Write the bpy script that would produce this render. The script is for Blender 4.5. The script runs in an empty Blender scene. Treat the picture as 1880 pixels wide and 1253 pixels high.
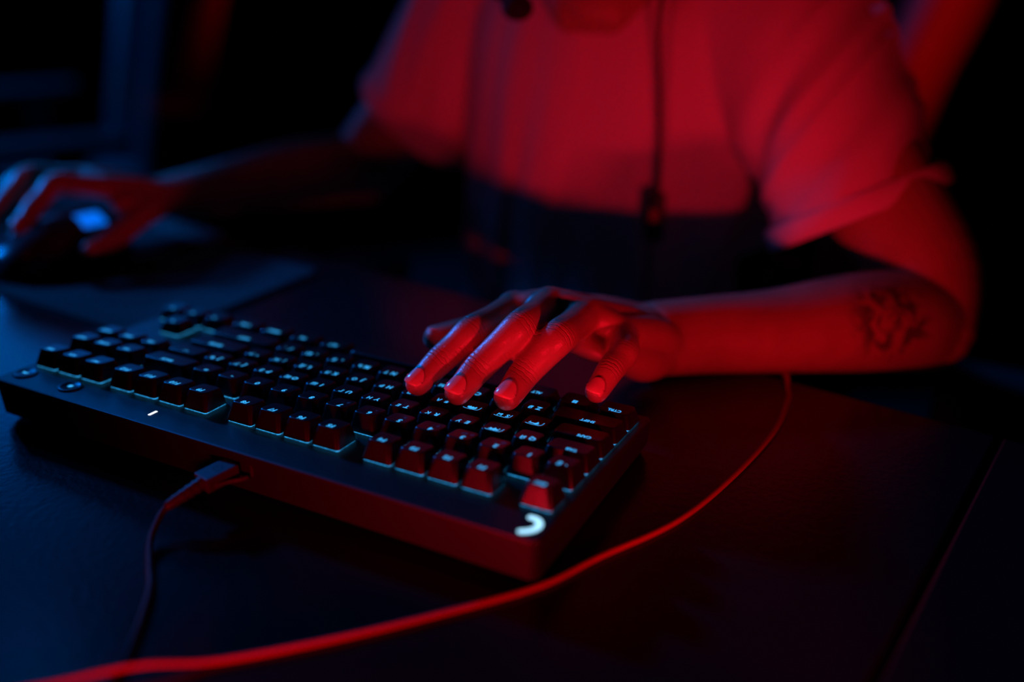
import bpy, bmesh, math, random
from mathutils import Vector, Matrix, noise, Euler

SC = bpy.context.scene
COL = SC.collection
V = Vector

# ------------------------------------------------------------------ camera
cam_d = bpy.data.cameras.new('camera'); cam = bpy.data.objects.new('camera', cam_d); COL.objects.link(cam)
CAM_LOC = V((-0.16968, 0.36441, 0.28319))
CAM_ROT = Matrix(((-0.888718, 0.187871, -0.418193), (-0.458413, -0.351915, 0.816096), (0.006152, 0.916984, 0.398876)))
cam.matrix_world = Matrix.Translation(CAM_LOC) @ CAM_ROT.to_4x4()
cam_d.sensor_width = 36.0
cam_d.lens = 1828.0 / 1880.0 * 36.0
cam_d.clip_start = 0.01
cam_d.dof.use_dof = True
cam_d.dof.focus_distance = 0.54
cam_d.dof.aperture_fstop = 1.7
SC.camera = cam

# ------------------------------------------------------------------ world and lights
wd = bpy.data.worlds.new('dark_room'); SC.world = wd; wd.use_nodes = True
wd.node_tree.nodes['Background'].inputs[0].default_value = (0.0, 0.02, 0.10, 1)
wd.node_tree.nodes['Background'].inputs[1].default_value = 0.06

def lamp(name, kind, loc, target, energy, color, **kw):
    d = bpy.data.lights.new(name, kind); o = bpy.data.objects.new(name, d); COL.objects.link(o)
    o.location = loc
    o.rotation_euler = (V(target) - V(loc)).to_track_quat('-Z', 'Y').to_euler()
    d.energy = energy; d.color = color
    for k, v in kw.items(): setattr(d, k, v)
    return o
# red lamp standing low on the desk, off to the right
RED = (1.0, 0.006, 0.026); BLUE = (0.0, 0.20, 1.0)
lamp('red_desk_lamp', 'SPOT', (-0.25, 0.13, 0.052), (0.25, -0.36, 0.27), 4.2, RED,
     shadow_soft_size=0.010, spot_size=math.radians(87), spot_blend=1.0)
# red light strip lying on the desk behind the keyboard
lamp('red_strip_light', 'AREA', (0.04, 0.37, 0.020), (-0.06, 0.0, 0.03), 0.55, RED, shape='RECTANGLE', size=0.10, size_y=0.012, spread=math.radians(100))
# blue light panel on the far left, then added blue fill lights
lamp('blue_light_panel', 'AREA', (1.15, -0.60, 0.37), (0.42, 0.32, 0.0), 0.6, BLUE, shape='RECTANGLE', size=0.42, size_y=0.26, spread=math.radians(155))
lamp('blue_hand_fill', 'SPOT', (1.25, -0.40, 0.58), (0.06, -0.10, 0.06), 52.0, BLUE, shadow_soft_size=0.05, spot_size=math.radians(24), spot_blend=1.0)  # added spot, blue rims on the typing hand only
lamp('blue_desk_glow_fill', 'AREA', (0.95, -0.30, 0.74), (0.3, 0.15, 0.0), 0.13, BLUE, shape='DISK', size=0.16)  # added emitter for the blue glow on the near left of the desk
lamp('blue_mouse_hand_fill', 'SPOT', (1.35, -0.02, 0.50), (0.555, -0.175, 0.055), 45.0, BLUE, shadow_soft_size=0.04, spot_size=math.radians(17), spot_blend=0.8)  # added narrow spot, puts blue on the mouse hand
# added red and blue fill spots for the two chairs, no fixtures
lamp('blue_chair_fill', 'SPOT', (2.9, -0.1, 1.5), (1.55, -1.15, -0.05), 330.0, BLUE, shadow_soft_size=0.05, spot_size=math.radians(32), spot_blend=0.6)  # added fill, brings out the empty chair in blue
lamp('red_chair_fill', 'SPOT', (0.1, -2.3, 1.3), (1.42, -1.25, 0.25), 60.0, RED, shadow_soft_size=0.05, spot_size=math.radians(16), spot_blend=0.6)  # added fill for the red stripe on the empty chair
lamp('red_chair_wing_fill', 'SPOT', (-1.3, 0.3, 0.95), (-0.10, -0.58, 0.24), 30.0, RED, shadow_soft_size=0.05, spot_size=math.radians(10), spot_blend=0.6)  # added fill, reddens the side wing of the person's chair
lamp('blue_chair_wing_fill', 'SPOT', (0.9, -0.75, 1.5), (-0.04, -0.60, 0.26), 70.0, BLUE, shadow_soft_size=0.05, spot_size=math.radians(10), spot_blend=0.6)  # added fill, turns the inner side of that wing blue

SC.view_settings.view_transform = 'Standard'
SC.view_settings.look = 'None'
SC.view_settings.gamma = 1.0
SC.view_settings.use_curve_mapping = False
SC.view_settings.exposure = 0.0

# ------------------------------------------------------------------ materials
def mat(name, color, rough=0.5, metal=0.0, spec=0.5, bump=None, sub=0.0, coat=0.0, var=0.0, varscale=40.0, sheen=0.0):
    m = bpy.data.materials.new(name); m.use_nodes = True
    nt = m.node_tree; b = nt.nodes['Principled BSDF']
    b.inputs['Base Color'].default_value = (*color, 1); b.inputs['Roughness'].default_value = rough
    b.inputs['Metallic'].default_value = metal; b.inputs['Specular IOR Level'].default_value = spec
    b.inputs['Coat Weight'].default_value = coat
    b.inputs['Sheen Weight'].default_value = sheen
    if sub:
        b.inputs['Subsurface Weight'].default_value = sub
        b.inputs['Subsurface Radius'].default_value = (1.0, 0.25, 0.12)
        b.inputs['Subsurface Scale'].default_value = 0.003
    tc = None
    if bump or var:
        tc = nt.nodes.new('ShaderNodeTexCoord')
    if var:
        n = nt.nodes.new('ShaderNodeTexNoise'); n.inputs['Scale'].default_value = varscale; n.inputs['Detail'].default_value = 4
        nt.links.new(tc.outputs['Object'], n.inputs['Vector'])
        mx = nt.nodes.new('ShaderNodeMix'); mx.data_type = 'RGBA'
        mx.inputs['A'].default_value = (*[c * (1 - var) for c in color], 1)
        mx.inputs['B'].default_value = (*[min(1, c * (1 + var)) for c in color], 1)
        nt.links.new(n.outputs['Fac'], mx.inputs['Factor']); nt.links.new(mx.outputs['Result'], b.inputs['Base Color'])
    if bump:
        sc_, st = bump
        n2 = nt.nodes.new('ShaderNodeTexNoise'); n2.inputs['Scale'].default_value = sc_; n2.inputs['Detail'].default_value = 5
        nt.links.new(tc.outputs['Object'], n2.inputs['Vector'])
        bp = nt.nodes.new('ShaderNodeBump'); bp.inputs['Strength'].default_value = st; bp.inputs['Distance'].default_value = 0.0005
        nt.links.new(n2.outputs['Fac'], bp.inputs['Height']); nt.links.new(bp.outputs['Normal'], b.inputs['Normal'])
    return m

def glow(name, color, strength, base=(0.02, 0.02, 0.02), clump=0.0):
    m = mat(name, base, 0.4); b = m.node_tree.nodes['Principled BSDF']; nt = m.node_tree
    b.inputs['Emission Color'].default_value = (*color, 1); b.inputs['Emission Strength'].default_value = strength
    if clump:      # frosted plastic passes the light unevenly
        tc = nt.nodes.new('ShaderNodeNewGeometry'); n = nt.nodes.new('ShaderNodeTexNoise')
        n.inputs['Scale'].default_value = 700; n.inputs['Detail'].default_value = 2
        nt.links.new(tc.outputs['Position'], n.inputs['Vector'])
        r = nt.nodes.new('ShaderNodeMapRange'); r.inputs[1].default_value = 0.3; r.inputs[2].default_value = 0.65
        r.inputs[3].default_value = strength * (1 - clump); r.inputs[4].default_value = strength * 1.3
        nt.links.new(n.outputs['Fac'], r.inputs[0]); nt.links.new(r.outputs[0], b.inputs['Emission Strength'])
    return m

M = {
 'desk': mat('desk_laminate', (0.010, 0.010, 0.012), 0.235, bump=(260, 0.25), spec=0.42),
 'desk_edge': mat('desk_edge_band', (0.02, 0.02, 0.022), 0.4),
 'metal': mat('dark_metal', (0.05, 0.05, 0.055), 0.35, 1.0),
 'case': mat('keyboard_case', (0.012, 0.012, 0.013), 0.42, bump=(2600, 0.12)),
 'cap': mat('keycap_plastic', (0.010, 0.010, 0.011), 0.31, bump=(3500, 0.08)),
 'plate': mat('switch_plate', (0.006, 0.006, 0.007), 0.5),
 'legend': glow('lit_legend', (0.035, 0.42, 0.95), 1.15),
 'switch': glow('lit_switch_housing', (0.03, 0.42, 0.95), 1.0, clump=0.6),
 'print': mat('grey_print', (0.16, 0.16, 0.18), 0.5),
 'logo': glow('lit_logo', (0.36, 0.74, 1.0), 1.5),
 'led': glow('lit_led', (0.85, 0.93, 1.0), 1.3),
 'rubber': mat('black_rubber', (0.04, 0.04, 0.042), 0.55, bump=(900, 0.2)),
 'emboss': mat('dark_emboss', (0.01, 0.01, 0.01), 0.6),
 'redcord': mat('red_cord', (0.33, 0.02, 0.025), 0.55, bump=(1800, 0.5)),
 'pad': mat('mouse_pad_cloth', (0.022, 0.022, 0.025), 0.9, bump=(1500, 0.4)),
 'mouse': mat('mouse_plastic', (0.03, 0.03, 0.033), 0.25),
 'mouselogo': glow('lit_mouse_logo', (0.0, 0.16, 0.95), 1.0),
 'shirt': mat('cotton_tee', (0.62, 0.60, 0.60), 0.85, bump=(900, 0.25), spec=0.2),
 'hair': mat('dark_hair', (0.012, 0.010, 0.009), 0.5, bump=(500, 0.6)),
 'nail': mat('fingernail', (0.62, 0.36, 0.29), 0.2),
 'eye': mat('eye_white', (0.7, 0.7, 0.7), 0.2),
 'iris': mat('brown_iris', (0.03, 0.015, 0.01), 0.2),
 'pants': mat('dark_trousers', (0.02, 0.02, 0.025), 0.8, bump=(700, 0.3)),
 'shoe': mat('dark_shoe', (0.02, 0.02, 0.02), 0.6),
 'leather': mat('black_leatherette', (0.035, 0.035, 0.04), 0.42, bump=(420, 0.35)),
 'redleather': mat('red_leatherette', (0.50, 0.02, 0.03), 0.42, bump=(420, 0.35)),
 'plastic': mat('black_plastic', (0.02, 0.02, 0.022), 0.45),
 'foam': mat('black_foam', (0.008, 0.008, 0.008), 0.95, bump=(900, 0.8)),
 'redmark': mat('red_switch', (0.4, 0.02, 0.03), 0.4),
 'floor': mat('dark_floor', (0.010, 0.010, 0.012), 0.5, bump=(60, 0.1), var=0.2),
 'wall': mat('dark_wall', (0.008, 0.008, 0.010), 0.9, bump=(90, 0.15), var=0.2),
}

def skin_material():
    m = bpy.data.materials.new('skin'); m.use_nodes = True; nt = m.node_tree; b = nt.nodes['Principled BSDF']
    N = nt.nodes.new; L = nt.links.new
    b.inputs['Roughness'].default_value = 0.37; b.inputs['Specular IOR Level'].default_value = 0.5
    b.inputs['Subsurface Weight'].default_value = 0.12; b.inputs['Subsurface Radius'].default_value = (1.0, 0.3, 0.15)
    b.inputs['Subsurface Scale'].default_value = 0.0025
    tc = N('ShaderNodeTexCoord')
    n = N('ShaderNodeTexNoise'); n.inputs['Scale'].default_value = 60; n.inputs['Detail'].default_value = 5
    L(tc.outputs['Object'], n.inputs['Vector'])
    mx = N('ShaderNodeMix'); mx.data_type = 'RGBA'
    mx.inputs['A'].default_value = (0.30, 0.155, 0.10, 1); mx.inputs['B'].default_value = (0.43, 0.24, 0.165, 1)
    L(n.outputs['Fac'], mx.inputs['Factor'])
    # tattoo ink near the elbow, from the 'ink' attribute (weight) broken up by noise
    ia = N('ShaderNodeAttribute'); ia.attribute_name = 'ink'
    n3 = N('ShaderNodeTexNoise'); n3.inputs['Scale'].default_value = 85; n3.inputs['Detail'].default_value = 3; n3.inputs['Distortion'].default_value = 1.2
    L(tc.outputs['Object'], n3.inputs['Vector'])
    r3 = N('ShaderNodeMapRange'); r3.inputs[1].default_value = 0.47; r3.inputs[2].default_value = 0.56
    L(n3.outputs['Fac'], r3.inputs[0])
    mul = N('ShaderNodeMath'); mul.operation = 'MULTIPLY'; L(r3.outputs[0], mul.inputs[0]); L(ia.outputs['Fac'], mul.inputs[1])
    mx2 = N('ShaderNodeMix'); mx2.data_type = 'RGBA'; mx2.inputs['B'].default_value = (0.11, 0.06, 0.05, 1)
    L(mul.outputs[0], mx2.inputs['Factor']); L(mx.outputs['Result'], mx2.inputs['A']); L(mx2.outputs['Result'], b.inputs['Base Color'])
    # fine skin relief + knuckle creases from attributes
    vo = N('ShaderNodeTexVoronoi'); vo.inputs['Scale'].default_value = 900; L(tc.outputs['Object'], vo.inputs['Vector'])
    cu = N('ShaderNodeAttribute'); cu.attribute_name = 'crease_u'
    cw = N('ShaderNodeAttribute'); cw.attribute_name = 'crease_w'
    nw = N('ShaderNodeTexNoise'); nw.inputs['Scale'].default_value = 260; nw.inputs['Detail'].default_value = 2; L(tc.outputs['Object'], nw.inputs['Vector'])
    w1 = N('ShaderNodeMath'); w1.operation = 'MULTIPLY_ADD'; L(nw.outputs['Fac'], w1.inputs[0]); w1.inputs[1].default_value = 2.6; L(cu.outputs['Fac'], w1.inputs[2])
    s1 = N('ShaderNodeMath'); s1.operation = 'MULTIPLY'; L(w1.outputs[0], s1.inputs[0]); s1.inputs[1].default_value = 2.6
    s2 = N('ShaderNodeMath'); s2.operation = 'SINE'; L(s1.outputs[0], s2.inputs[0])
    s3 = N('ShaderNodeMapRange'); s3.inputs[1].default_value = 0.35; s3.inputs[2].default_value = 1.0; s3.inputs[3].default_value = 0; s3.inputs[4].default_value = -1.6
    L(s2.outputs[0], s3.inputs[0])
    s4 = N('ShaderNodeMath'); s4.operation = 'MULTIPLY'; L(s3.outputs[0], s4.inputs[0]); L(cw.outputs['Fac'], s4.inputs[1])
    ad = N('ShaderNodeMath'); ad.operation = 'MULTIPLY_ADD'; L(vo.outputs['Distance'], ad.inputs[0]); ad.inputs[1].default_value = 0.35; L(s4.outputs[0], ad.inputs[2])
    bp = N('ShaderNodeBump'); bp.inputs['Strength'].default_value = 0.55; bp.inputs['Distance'].default_value = 0.0005
    L(ad.outputs[0], bp.inputs['Height']); L(bp.outputs['Normal'], b.inputs['Normal'])
    return m
M['skin'] = skin_material()
M['legend'].cycles.emission_sampling = 'NONE'

# ------------------------------------------------------------------ helpers
def obj(name, mesh, m=None, parent=None, smooth=True):
    o = bpy.data.objects.new(name, mesh); COL.objects.link(o)
    if m is not None and len(mesh.materials) == 0: mesh.materials.append(m)
    if smooth:
        mesh.polygons.foreach_set('use_smooth', [True] * len(mesh.polygons))
    if parent: o.parent = parent
    return o
def empty(name, loc=(0, 0, 0), rot=(0, 0, 0)):
    o = bpy.data.objects.new(name, None); COL.objects.link(o); o.location = loc; o.rotation_euler = rot; o.empty_display_size = 0.02
    return o
def tag(o, label, cat, group=None):
    o['label'] = label; o['category'] = cat
    if group: o['group'] = group
    return o
def me_from(bm, name='mesh'):
    m = bpy.data.meshes.new(name); bm.normal_update(); bm.to_mesh(m); bm.free(); return m
def pd(name, vs, fs):
    m = bpy.data.meshes.new(name); m.from_pydata(vs, [], fs); m.update(); return m
def rbox(sx, sy, sz, bev=0.002, seg=2, mtx=None):
    bm = bmesh.new(); bmesh.ops.create_cube(bm, size=1.0)
    bmesh.ops.scale(bm, vec=(sx, sy, sz), verts=bm.verts)
    if bev: bmesh.ops.bevel(bm, geom=bm.edges[:], offset=bev, segments=seg, affect='EDGES', profile=0.6)
    if mtx is not None: bmesh.ops.transform(bm, matrix=mtx, verts=bm.verts)
    return bm
def cat_rom(P, t):
    n = len(P) - 1; i = min(int(t), n - 1); f = t - i
    p0 = P[max(i - 1, 0)]; p1 = P[i]; p2 = P[i + 1]; p3 = P[min(i + 2, n)]
    return tuple(0.5 * ((2 * b) + (-a + c) * f + (2 * a - 5 * b + 4 * c - d) * f * f + (-a + 3 * b - 3 * c + d) * f ** 3) for a, b, c, d in zip(p0, p1, p2, p3))
def loft(bm, pts, rads, up=(0, 0, 1), seg=16, sub=5, caps=True):
    """closed elliptical tube through pts; rads = r or (side, up)"""
    rads = [(r, r) if not isinstance(r, (tuple, list)) else tuple(r) for r in rads]
    n = len(pts) - 1
    T = [i / sub for i in range(n * sub + 1)]
    C_ = [V(cat_rom(pts, t)) for t in T]
    R_ = [cat_rom(rads, t) for t in T]
    up = V(up); rings = []
    tg = [(C_[min(i + 1, len(C_) - 1)] - C_[max(i - 1, 0)]).normalized() for i in range(len(C_))]
    prev = None
    def ring(c, t, a, b):
        nonlocal prev
        s = t.cross(up)
        if s.length < 0.05: s = prev if prev is not None else t.cross(V((0, 1, 0.3)))
        s.normalize()
        if prev is not None and s.dot(prev) < 0: s = -s
        prev = s.copy(); u = s.cross(t).normalized()
        return [bm.verts.new(c + s * (a * math.cos(q)) + u * (b * math.sin(q))) for q in [2 * math.pi * k / seg for k in range(seg)]]
    capn = 4 if caps else 0
    for k in range(capn, 0, -1):
        th = k / (capn + 0.35) * math.pi / 2; r = min(R_[0])
        rings.append(ring(C_[0] - tg[0] * r * math.sin(th), tg[0], R_[0][0] * math.cos(th), R_[0][1] * math.cos(th)))
    for c, t, r in zip(C_, tg, R_): rings.append(ring(c, t, r[0], r[1]))
    for k in range(1, capn + 1):
        th = k / (capn + 0.35) * math.pi / 2; r = min(R_[-1])
        rings.append(ring(C_[-1] + tg[-1] * r * math.sin(th), tg[-1], R_[-1][0] * math.cos(th), R_[-1][1] * math.cos(th)))
    for a, b in zip(rings, rings[1:]):
        for k in range(seg):
            bm.faces.new((a[k], a[(k + 1) % seg], b[(k + 1) % seg], b[k]))
    bm.faces.new(rings[0][::-1]); bm.faces.new(rings[-1])
    return bm
def tube_mesh(pts, r, seg=10, sub=8, up=(0, 0, 1)):
    bm = bmesh.new(); loft(bm, [tuple(p) for p in pts], [r] * len(pts), up=up, seg=seg, sub=sub)
    bmesh.ops.recalc_face_normals(bm, faces=bm.faces); return me_from(bm)
def ball(bm, c, r, axes=None, seg=20):
    m = Matrix.Translation(V(c)) @ (axes.to_4x4() if axes is not None else Matrix.Identity(4)) @ Matrix.Diagonal((*(r if isinstance(r, (tuple, list)) else (r, r, r)), 1))
    bmesh.ops.create_uvsphere(bm, u_segments=seg, v_segments=seg // 2, radius=1.0, matrix=m)
def eval_mesh(bm, mods, name):
    """bmesh -> mesh through modifiers"""
    bmesh.ops.recalc_face_normals(bm, faces=bm.faces)
    tm = me_from(bm, name + '_src'); to = bpy.data.objects.new('tmp', tm); COL.objects.link(to)
    for kind, kw in mods:
        md = to.modifiers.new(kind, kind)
        for k, v in kw.items(): setattr(md, k, v)
    dg = bpy.context.evaluated_depsgraph_get(); dg.update()
    out = bpy.data.meshes.new_from_object(to.evaluated_get(dg)); out.name = name
    bpy.data.objects.remove(to); bpy.data.meshes.remove(tm)
    return out
def prism(outline, h, z0=0.0):
    """outline list of (x, y) -> solid from z0 to z0+h"""
    n = len(outline)
    vs = [(x, y, z0) for x, y in outline] + [(x, y, z0 + h) for x, y in outline]
    fs = [tuple(range(n))[::-1], tuple(range(n, 2 * n))] + [(i, (i + 1) % n, n + (i + 1) % n, n + i) for i in range(n)]
    return vs, fs
def rrect(hx, hy, r, seg=4, cx=0, cy=0):
    out = []
    for sx, sy, a0 in ((1, 1, 0), (-1, 1, 90), (-1, -1, 180), (1, -1, 270)):
        for k in range(seg + 1):
            a = math.radians(a0 + 90 * k / seg)
            out.append((cx + sx * (hx - r) + r * math.cos(a), cy + sy * (hy - r) + r * math.sin(a)))
    return out
def struct(o, **kw):
    o['kind'] = 'structure'; return o

# ------------------------------------------------------------------ room
FZ = -0.74
def slab(name, lo, hi, m):
    bm = bmesh.new(); bmesh.ops.create_cube(bm, size=1.0)
    for v in bm.verts: v.co = V([(lo[i] + hi[i]) / 2 + v.co[i] * (hi[i] - lo[i]) for i in range(3)])
    return struct(obj(name, me_from(bm), m, smooth=False))
slab('floor', (-3.0, -4.5, FZ - 0.1), (4.5, 2.5, FZ), M['floor'])
slab('wall_back', (-3.1, -4.6, FZ), (4.6, -4.5, 2.0), M['wall'])
slab('wall_front', (-3.1, 2.5, FZ), (4.6, 2.6, 2.0), M['wall'])
slab('wall_left', (4.5, -4.5, FZ), (4.6, 2.5, 2.0), M['wall'])
slab('wall_right', (-3.1, -4.5, FZ), (-3.0, 2.5, 2.0), M['wall'])
slab('ceiling', (-3.1, -4.6, 2.0), (4.6, 2.6, 2.1), M['wall'])

# ------------------------------------------------------------------ desks
DA = math.radians(-7.745)
def make_desk(loc, w, label):
    d = empty('desk', (*loc, FZ), (0, 0, DA)); H = -FZ; t = 0.028; dep = 0.76
    o = obj('desk_top', me_from(rbox(w, dep, t, 0.0018, 2, Matrix.Translation((w / 2, dep / 2, H - t / 2)))), M['desk'], d, smooth=False)
    for x in (0.06, w - 0.06):
        obj('leg', me_from(rbox(0.05, dep - 0.14, H - t - 0.03, 0.004, 2, Matrix.Translation((x, dep / 2, (H - t) / 2 + 0.015)))), M['metal'], d, smooth=False)
        obj('foot', me_from(rbox(0.07, dep - 0.06, 0.03, 0.006, 2, Matrix.Translation((x, dep / 2, 0.015)))), M['metal'], d, smooth=False)
    obj('rear_beam', me_from(rbox(w - 0.2, 0.03, 0.08, 0.004, 2, Matrix.Translation((w / 2, dep - 0.14, H - t - 0.045)))), M['metal'], d, smooth=False)
    return tag(d, label, 'desk')
ux = V((math.cos(DA), math.sin(DA), 0)); uy = V((-math.sin(DA), math.cos(DA), 0))
CORN = V((-0.189, -0.225, 0))
make_desk(CORN[:2], 1.5, 'large black desk with the keyboard and mouse lying on it')
c2 = CORN - ux * (0.0035 + 1.2)
make_desk(c2[:2], 1.2, 'empty black desk pushed against the right edge of the keyboard desk')

# ------------------------------------------------------------------ keyboard
TAU = math.radians(3.0)
KB = empty('keyboard', (0, 0, 0.0375), (TAU, 0, 0))
tag(KB, 'black mechanical keyboard without number pad, blue backlit keys and glowing corner logo', 'keyboard')
P = 19.05
mm = 0.001
ROWZ = [0, 0, -1.5, -2.5, -3.0, -3.0]
ROWY = [0, -1.22 * P, -2.22 * P, -3.22 * P, -4.22 * P, -5.22 * P]
SLOPE = [1.4, 1.3, 0.9, 0.4, 0.0, -0.3]       # how far the front of the top sinks
CAPB = -10.4
def cap_mesh(w, row):
    hx = w * P / 2 - 0.55; top = ROWZ[row]; sl = SLOPE[row]
    rings = []
    for (ix, yr, yf, z, r, s) in ((0, 9.0, -9.0, CAPB, 2.1, 0), (2.35, 6.1, -7.0, top - 0.55, 2.5, 0.9), (2.62, 5.72, -6.75, top - 0.12, 2.3, 1), (3.1, 5.15, -6.3, top, 1.9, 1)):
        pts = rrect(hx - ix, (yr - yf) / 2, r, 3, 0, (yr + yf) / 2)
        rings.append([(x * mm, y * mm, (z + (s * sl * (y - 5.5) / 12.5)) * mm) for x, y in pts])
    vs = [p for r in rings for p in r]; n = len(rings[0]); fs = []
    for k in range(3):
        for i in range(n):
            fs.append((k * n + i, k * n + (i + 1) % n, (k + 1) * n + (i + 1) % n, (k + 1) * n + i))
    fs.append(tuple(range(3 * n, 4 * n)))
    m = pd('keycap', vs, fs); m.materials.append(M['cap'])
    for p in m.polygons: p.use_smooth = not (p.index == 3 * n or (p.index < n and p.index % 4 == 3))
    return m
def switch_mesh(w):
    vs, fs = prism([(x * mm, y * mm) for x, y in rrect(w * P / 2 - 1.5, 8.15, 1.0, 2)], 2.1 * mm, -12.2 * mm)
    m = pd('switch', vs, fs); m.materials.append(M['switch']); return m
_tc = {}
def text_geo(s, size):
    """flat text outlines as (verts, faces), centred on its own origin"""
    key = (s, size)
    if key in _tc: return _tc[key]
    cu = bpy.data.curves.new('txt', 'FONT'); cu.body = s; cu.size = size; cu.resolution_u = 2; cu.offset = size * 0.03
    cu.align_x = 'CENTER'; cu.align_y = 'CENTER'; cu.fill_mode = 'FRONT'
    o = bpy.data.objects.new('txt', cu); COL.objects.link(o)
    dg = bpy.context.evaluated_depsgraph_get(); dg.update()
    m = bpy.data.meshes.new_from_object(o.evaluated_get(dg))
    g = ([tuple(v.co) for v in m.vertices], [tuple(p.vertices) for p in m.polygons])
    bpy.data.objects.remove(o); bpy.data.curves.remove(cu); bpy.data.meshes.remove(m)
    _tc[key] = g; return g
def geo_on_cap(parts, row):
    """parts: list of ((verts, faces), dx, dy) in mm, laid on the sloped cap top"""
    VS, FS = [], []
    for (vs, fs), dx, dy in parts:
        b = len(VS)
        for v in vs:
            x, y = v[0] * 0.86 + dx, v[1] + dy
            VS.append((x * mm, y * mm, (ROWZ[row] + SLOPE[row] * (y - 5.5) / 12.5 + 0.05) * mm))
        FS += [tuple(b + i for i in f) for f in fs]
    return pd('legend', VS, FS)
def poly(pts): return (list(pts), [tuple(range(len(pts)))])
def stroke(pts, w):
    L = []; R = []
    for i, p in enumerate(pts):
        a = V(pts[max(i - 1, 0)]); b = V(pts[min(i + 1, len(pts) - 1)]); d = (b - a).normalized(); nrm = V((-d.y, d.x)) * w / 2
        L.append((p[0] + nrm.x, p[1] + nrm.y)); R.append((p[0] - nrm.x, p[1] - nrm.y))
    n = len(pts)
    return (L + R, [(i, i + 1, n + i + 1, n + i) for i in range(n - 1)])
# leaping-beast emblems printed on the movement keys (outline in mm, typist's view)
beast_a = [poly([(-3.6, 1.0), (-2.6, 2.4), (-1.6, 1.9), (-0.9, 2.9), (0.3, 2.1), (1.6, 2.5), (2.6, 1.8), (3.6, 2.2), (3.4, 1.2), (2.7, 0.8), (2.9, -0.6), (2.2, -0.4), (1.7, 0.5), (0.6, 0.2), (-0.2, -1.2), (-0.9, -0.9), (-1.2, 0.2), (-2.4, 0.3)]), poly([(-3.4, -0.2), (-2.6, 0.1), (-2.9, -1.3), (-3.4, -1.0)])]
beast_b = [poly([(-3.3, 0.6), (-2.6, 2.0), (-1.0, 2.4), (0.6, 1.7), (1.8, 1.9), (2.8, 1.4), (3.6, 1.9), (3.9, 0.9), (3.0, 0.4), (1.9, 0.9), (0.8, 0.7), (-0.3, 0.9), (-1.2, 0.1), (-1.5, -1.3), (-2.2, -1.1), (-2.3, 0.2)]), poly([(2.9, 0.1), (3.7, -0.2), (3.2, -0.7), (2.7, -0.4)])]
beast_c = [poly([(-3.2, -0.6), (-3.3, 1.2), (-2.0, 2.3), (0.2, 2.6), (2.0, 2.0), (3.3, 0.8), (3.1, -0.9), (2.3, -0.2), (1.5, -1.2), (0.6, 0.0), (-0.6, -0.8), (-1.4, 0.2), (-2.2, -1.0)])]
frame = stroke([(-5.9, 0.5), (-5.7, 3.2), (-5.0, 4.6), (-3.5, 5.1), (0, 5.25), (3.5, 5.1), (5.2, 4.6)], 0.42)

def art(shapes, k=1.0): return [((list((x * k, y * k) for x, y in vs), fs), -0.2, 2.2) for vs, fs in shapes]
def T(s, dx, dy, size): return (text_geo(s, size), dx, dy)
def leg_main(s, size=3.6, dx=-1.7, dy=3.2): return [T(s, dx, dy, size)]
ROWS = []     # (row, centre in units, width, lit parts, printed parts)
ROWS.append((0, 0, 1, leg_main('ESC', 4.2, 0), []))
for i in range(12):
    u = (1.667 + i) if i < 4 else (6.333 + i - 4) if i < 8 else (11 + i - 8)
    ROWS.append((0, u, 1, leg_main('F%d' % (i + 1), 5.2, -0.4, 2.9), []))
for u, s in ((15.25, 'PRT'), (16.25, 'SCR'), (17.25, 'PAUSE')): ROWS.append((0, u, 1, leg_main(s[:4] if len(s) < 5 else 'BRK', 3.5, -0.3), []))
ROWS.append((1, 0, 1, [T('`', -3.0, 2.6, 5.2), T('Ё', 0.8, 3.0, 4.8)], [T('~', -2.5, -2.5, 3.0)]))
for i, (d, s) in enumerate(zip('1234567890-=', ['!', '@  "', '#  №', '$  ;', '%', '^  :', '&  ?', '*', '(', ')', '_', '+'])):
    ROWS.append((1, i + 1, 1, leg_main(d, 5.4, -1.9, 3.0), [T(s, -2.0, -2.4, 3.6)]))
ROWS.append((1, 13.5, 2, leg_main('BACK', 3.8, 0), []))
for u, s in ((15.25, 'INS'), (16.25, 'HOME'), (17.25, 'PGUP')): ROWS.append((1, u, 1, leg_main(s[:4] if len(s) < 5 else 'BRK', 3.5, -0.3), []))
ROWS.append((2, 0.25, 1.5, leg_main('TAB', 3.9, -2.2, 4.0), []))
LAT = 'QWERTYUIOP[]'; CYR = 'ЙЦУКЕНГШЩЗХЪ'
for i in range(12):
    lit = [T(LAT[i], -3.6, 3.0, 5.4), T(CYR[i], 1.5, 3.2, 4.6)]
    if LAT[i] == 'W': lit = art(beast_a) + [(frame, 0, 0)]
    ROWS.append((2, 1.5 + i, 1, lit, []))
ROWS.append((2, 13.75, 1.5, leg_main('\\  /', 3.4, -1), []))
for u, s in ((15.25, 'DEL'), (16.25, 'END'), (17.25, 'PGDN')): ROWS.append((2, u, 1, leg_main(s[:4] if len(s) < 5 else 'BRK', 3.5, -0.3), []))
ROWS.append((3, 0.375, 1.75, leg_main('CAPS', 3.9, -3.4, 4.2), []))
LAT = 'ASDFGHJKL;\''; CYR = 'ФЫВАПРОЛДЖЭ'
for i in range(11):
    lit = [T(LAT[i], -3.6, 3.0, 5.4), T(CYR[i], 1.5, 3.2, 4.6)]
    if LAT[i] == 'A': lit = art(beast_b, 1.0) + [(frame, 0, 0)]
    if LAT[i] == 'D': lit = art(beast_c, 1.0) + [(frame, 0, 0)]
    if LAT[i] == 'S': lit = [T('S', -3.0, 2.4, 4.8), T('Ы', 1.6, 2.5, 4.2), (frame, 0, 0)]
    ROWS.append((3, 1.75 + i, 1, lit, []))
ROWS.append((3, 13.375, 2.25, leg_main('ENTER', 3.9, 0), []))
ROWS.append((4, 0.625, 2.25, leg_main('SHIFT', 3.9, -1.9, 4.0), []))
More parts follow.
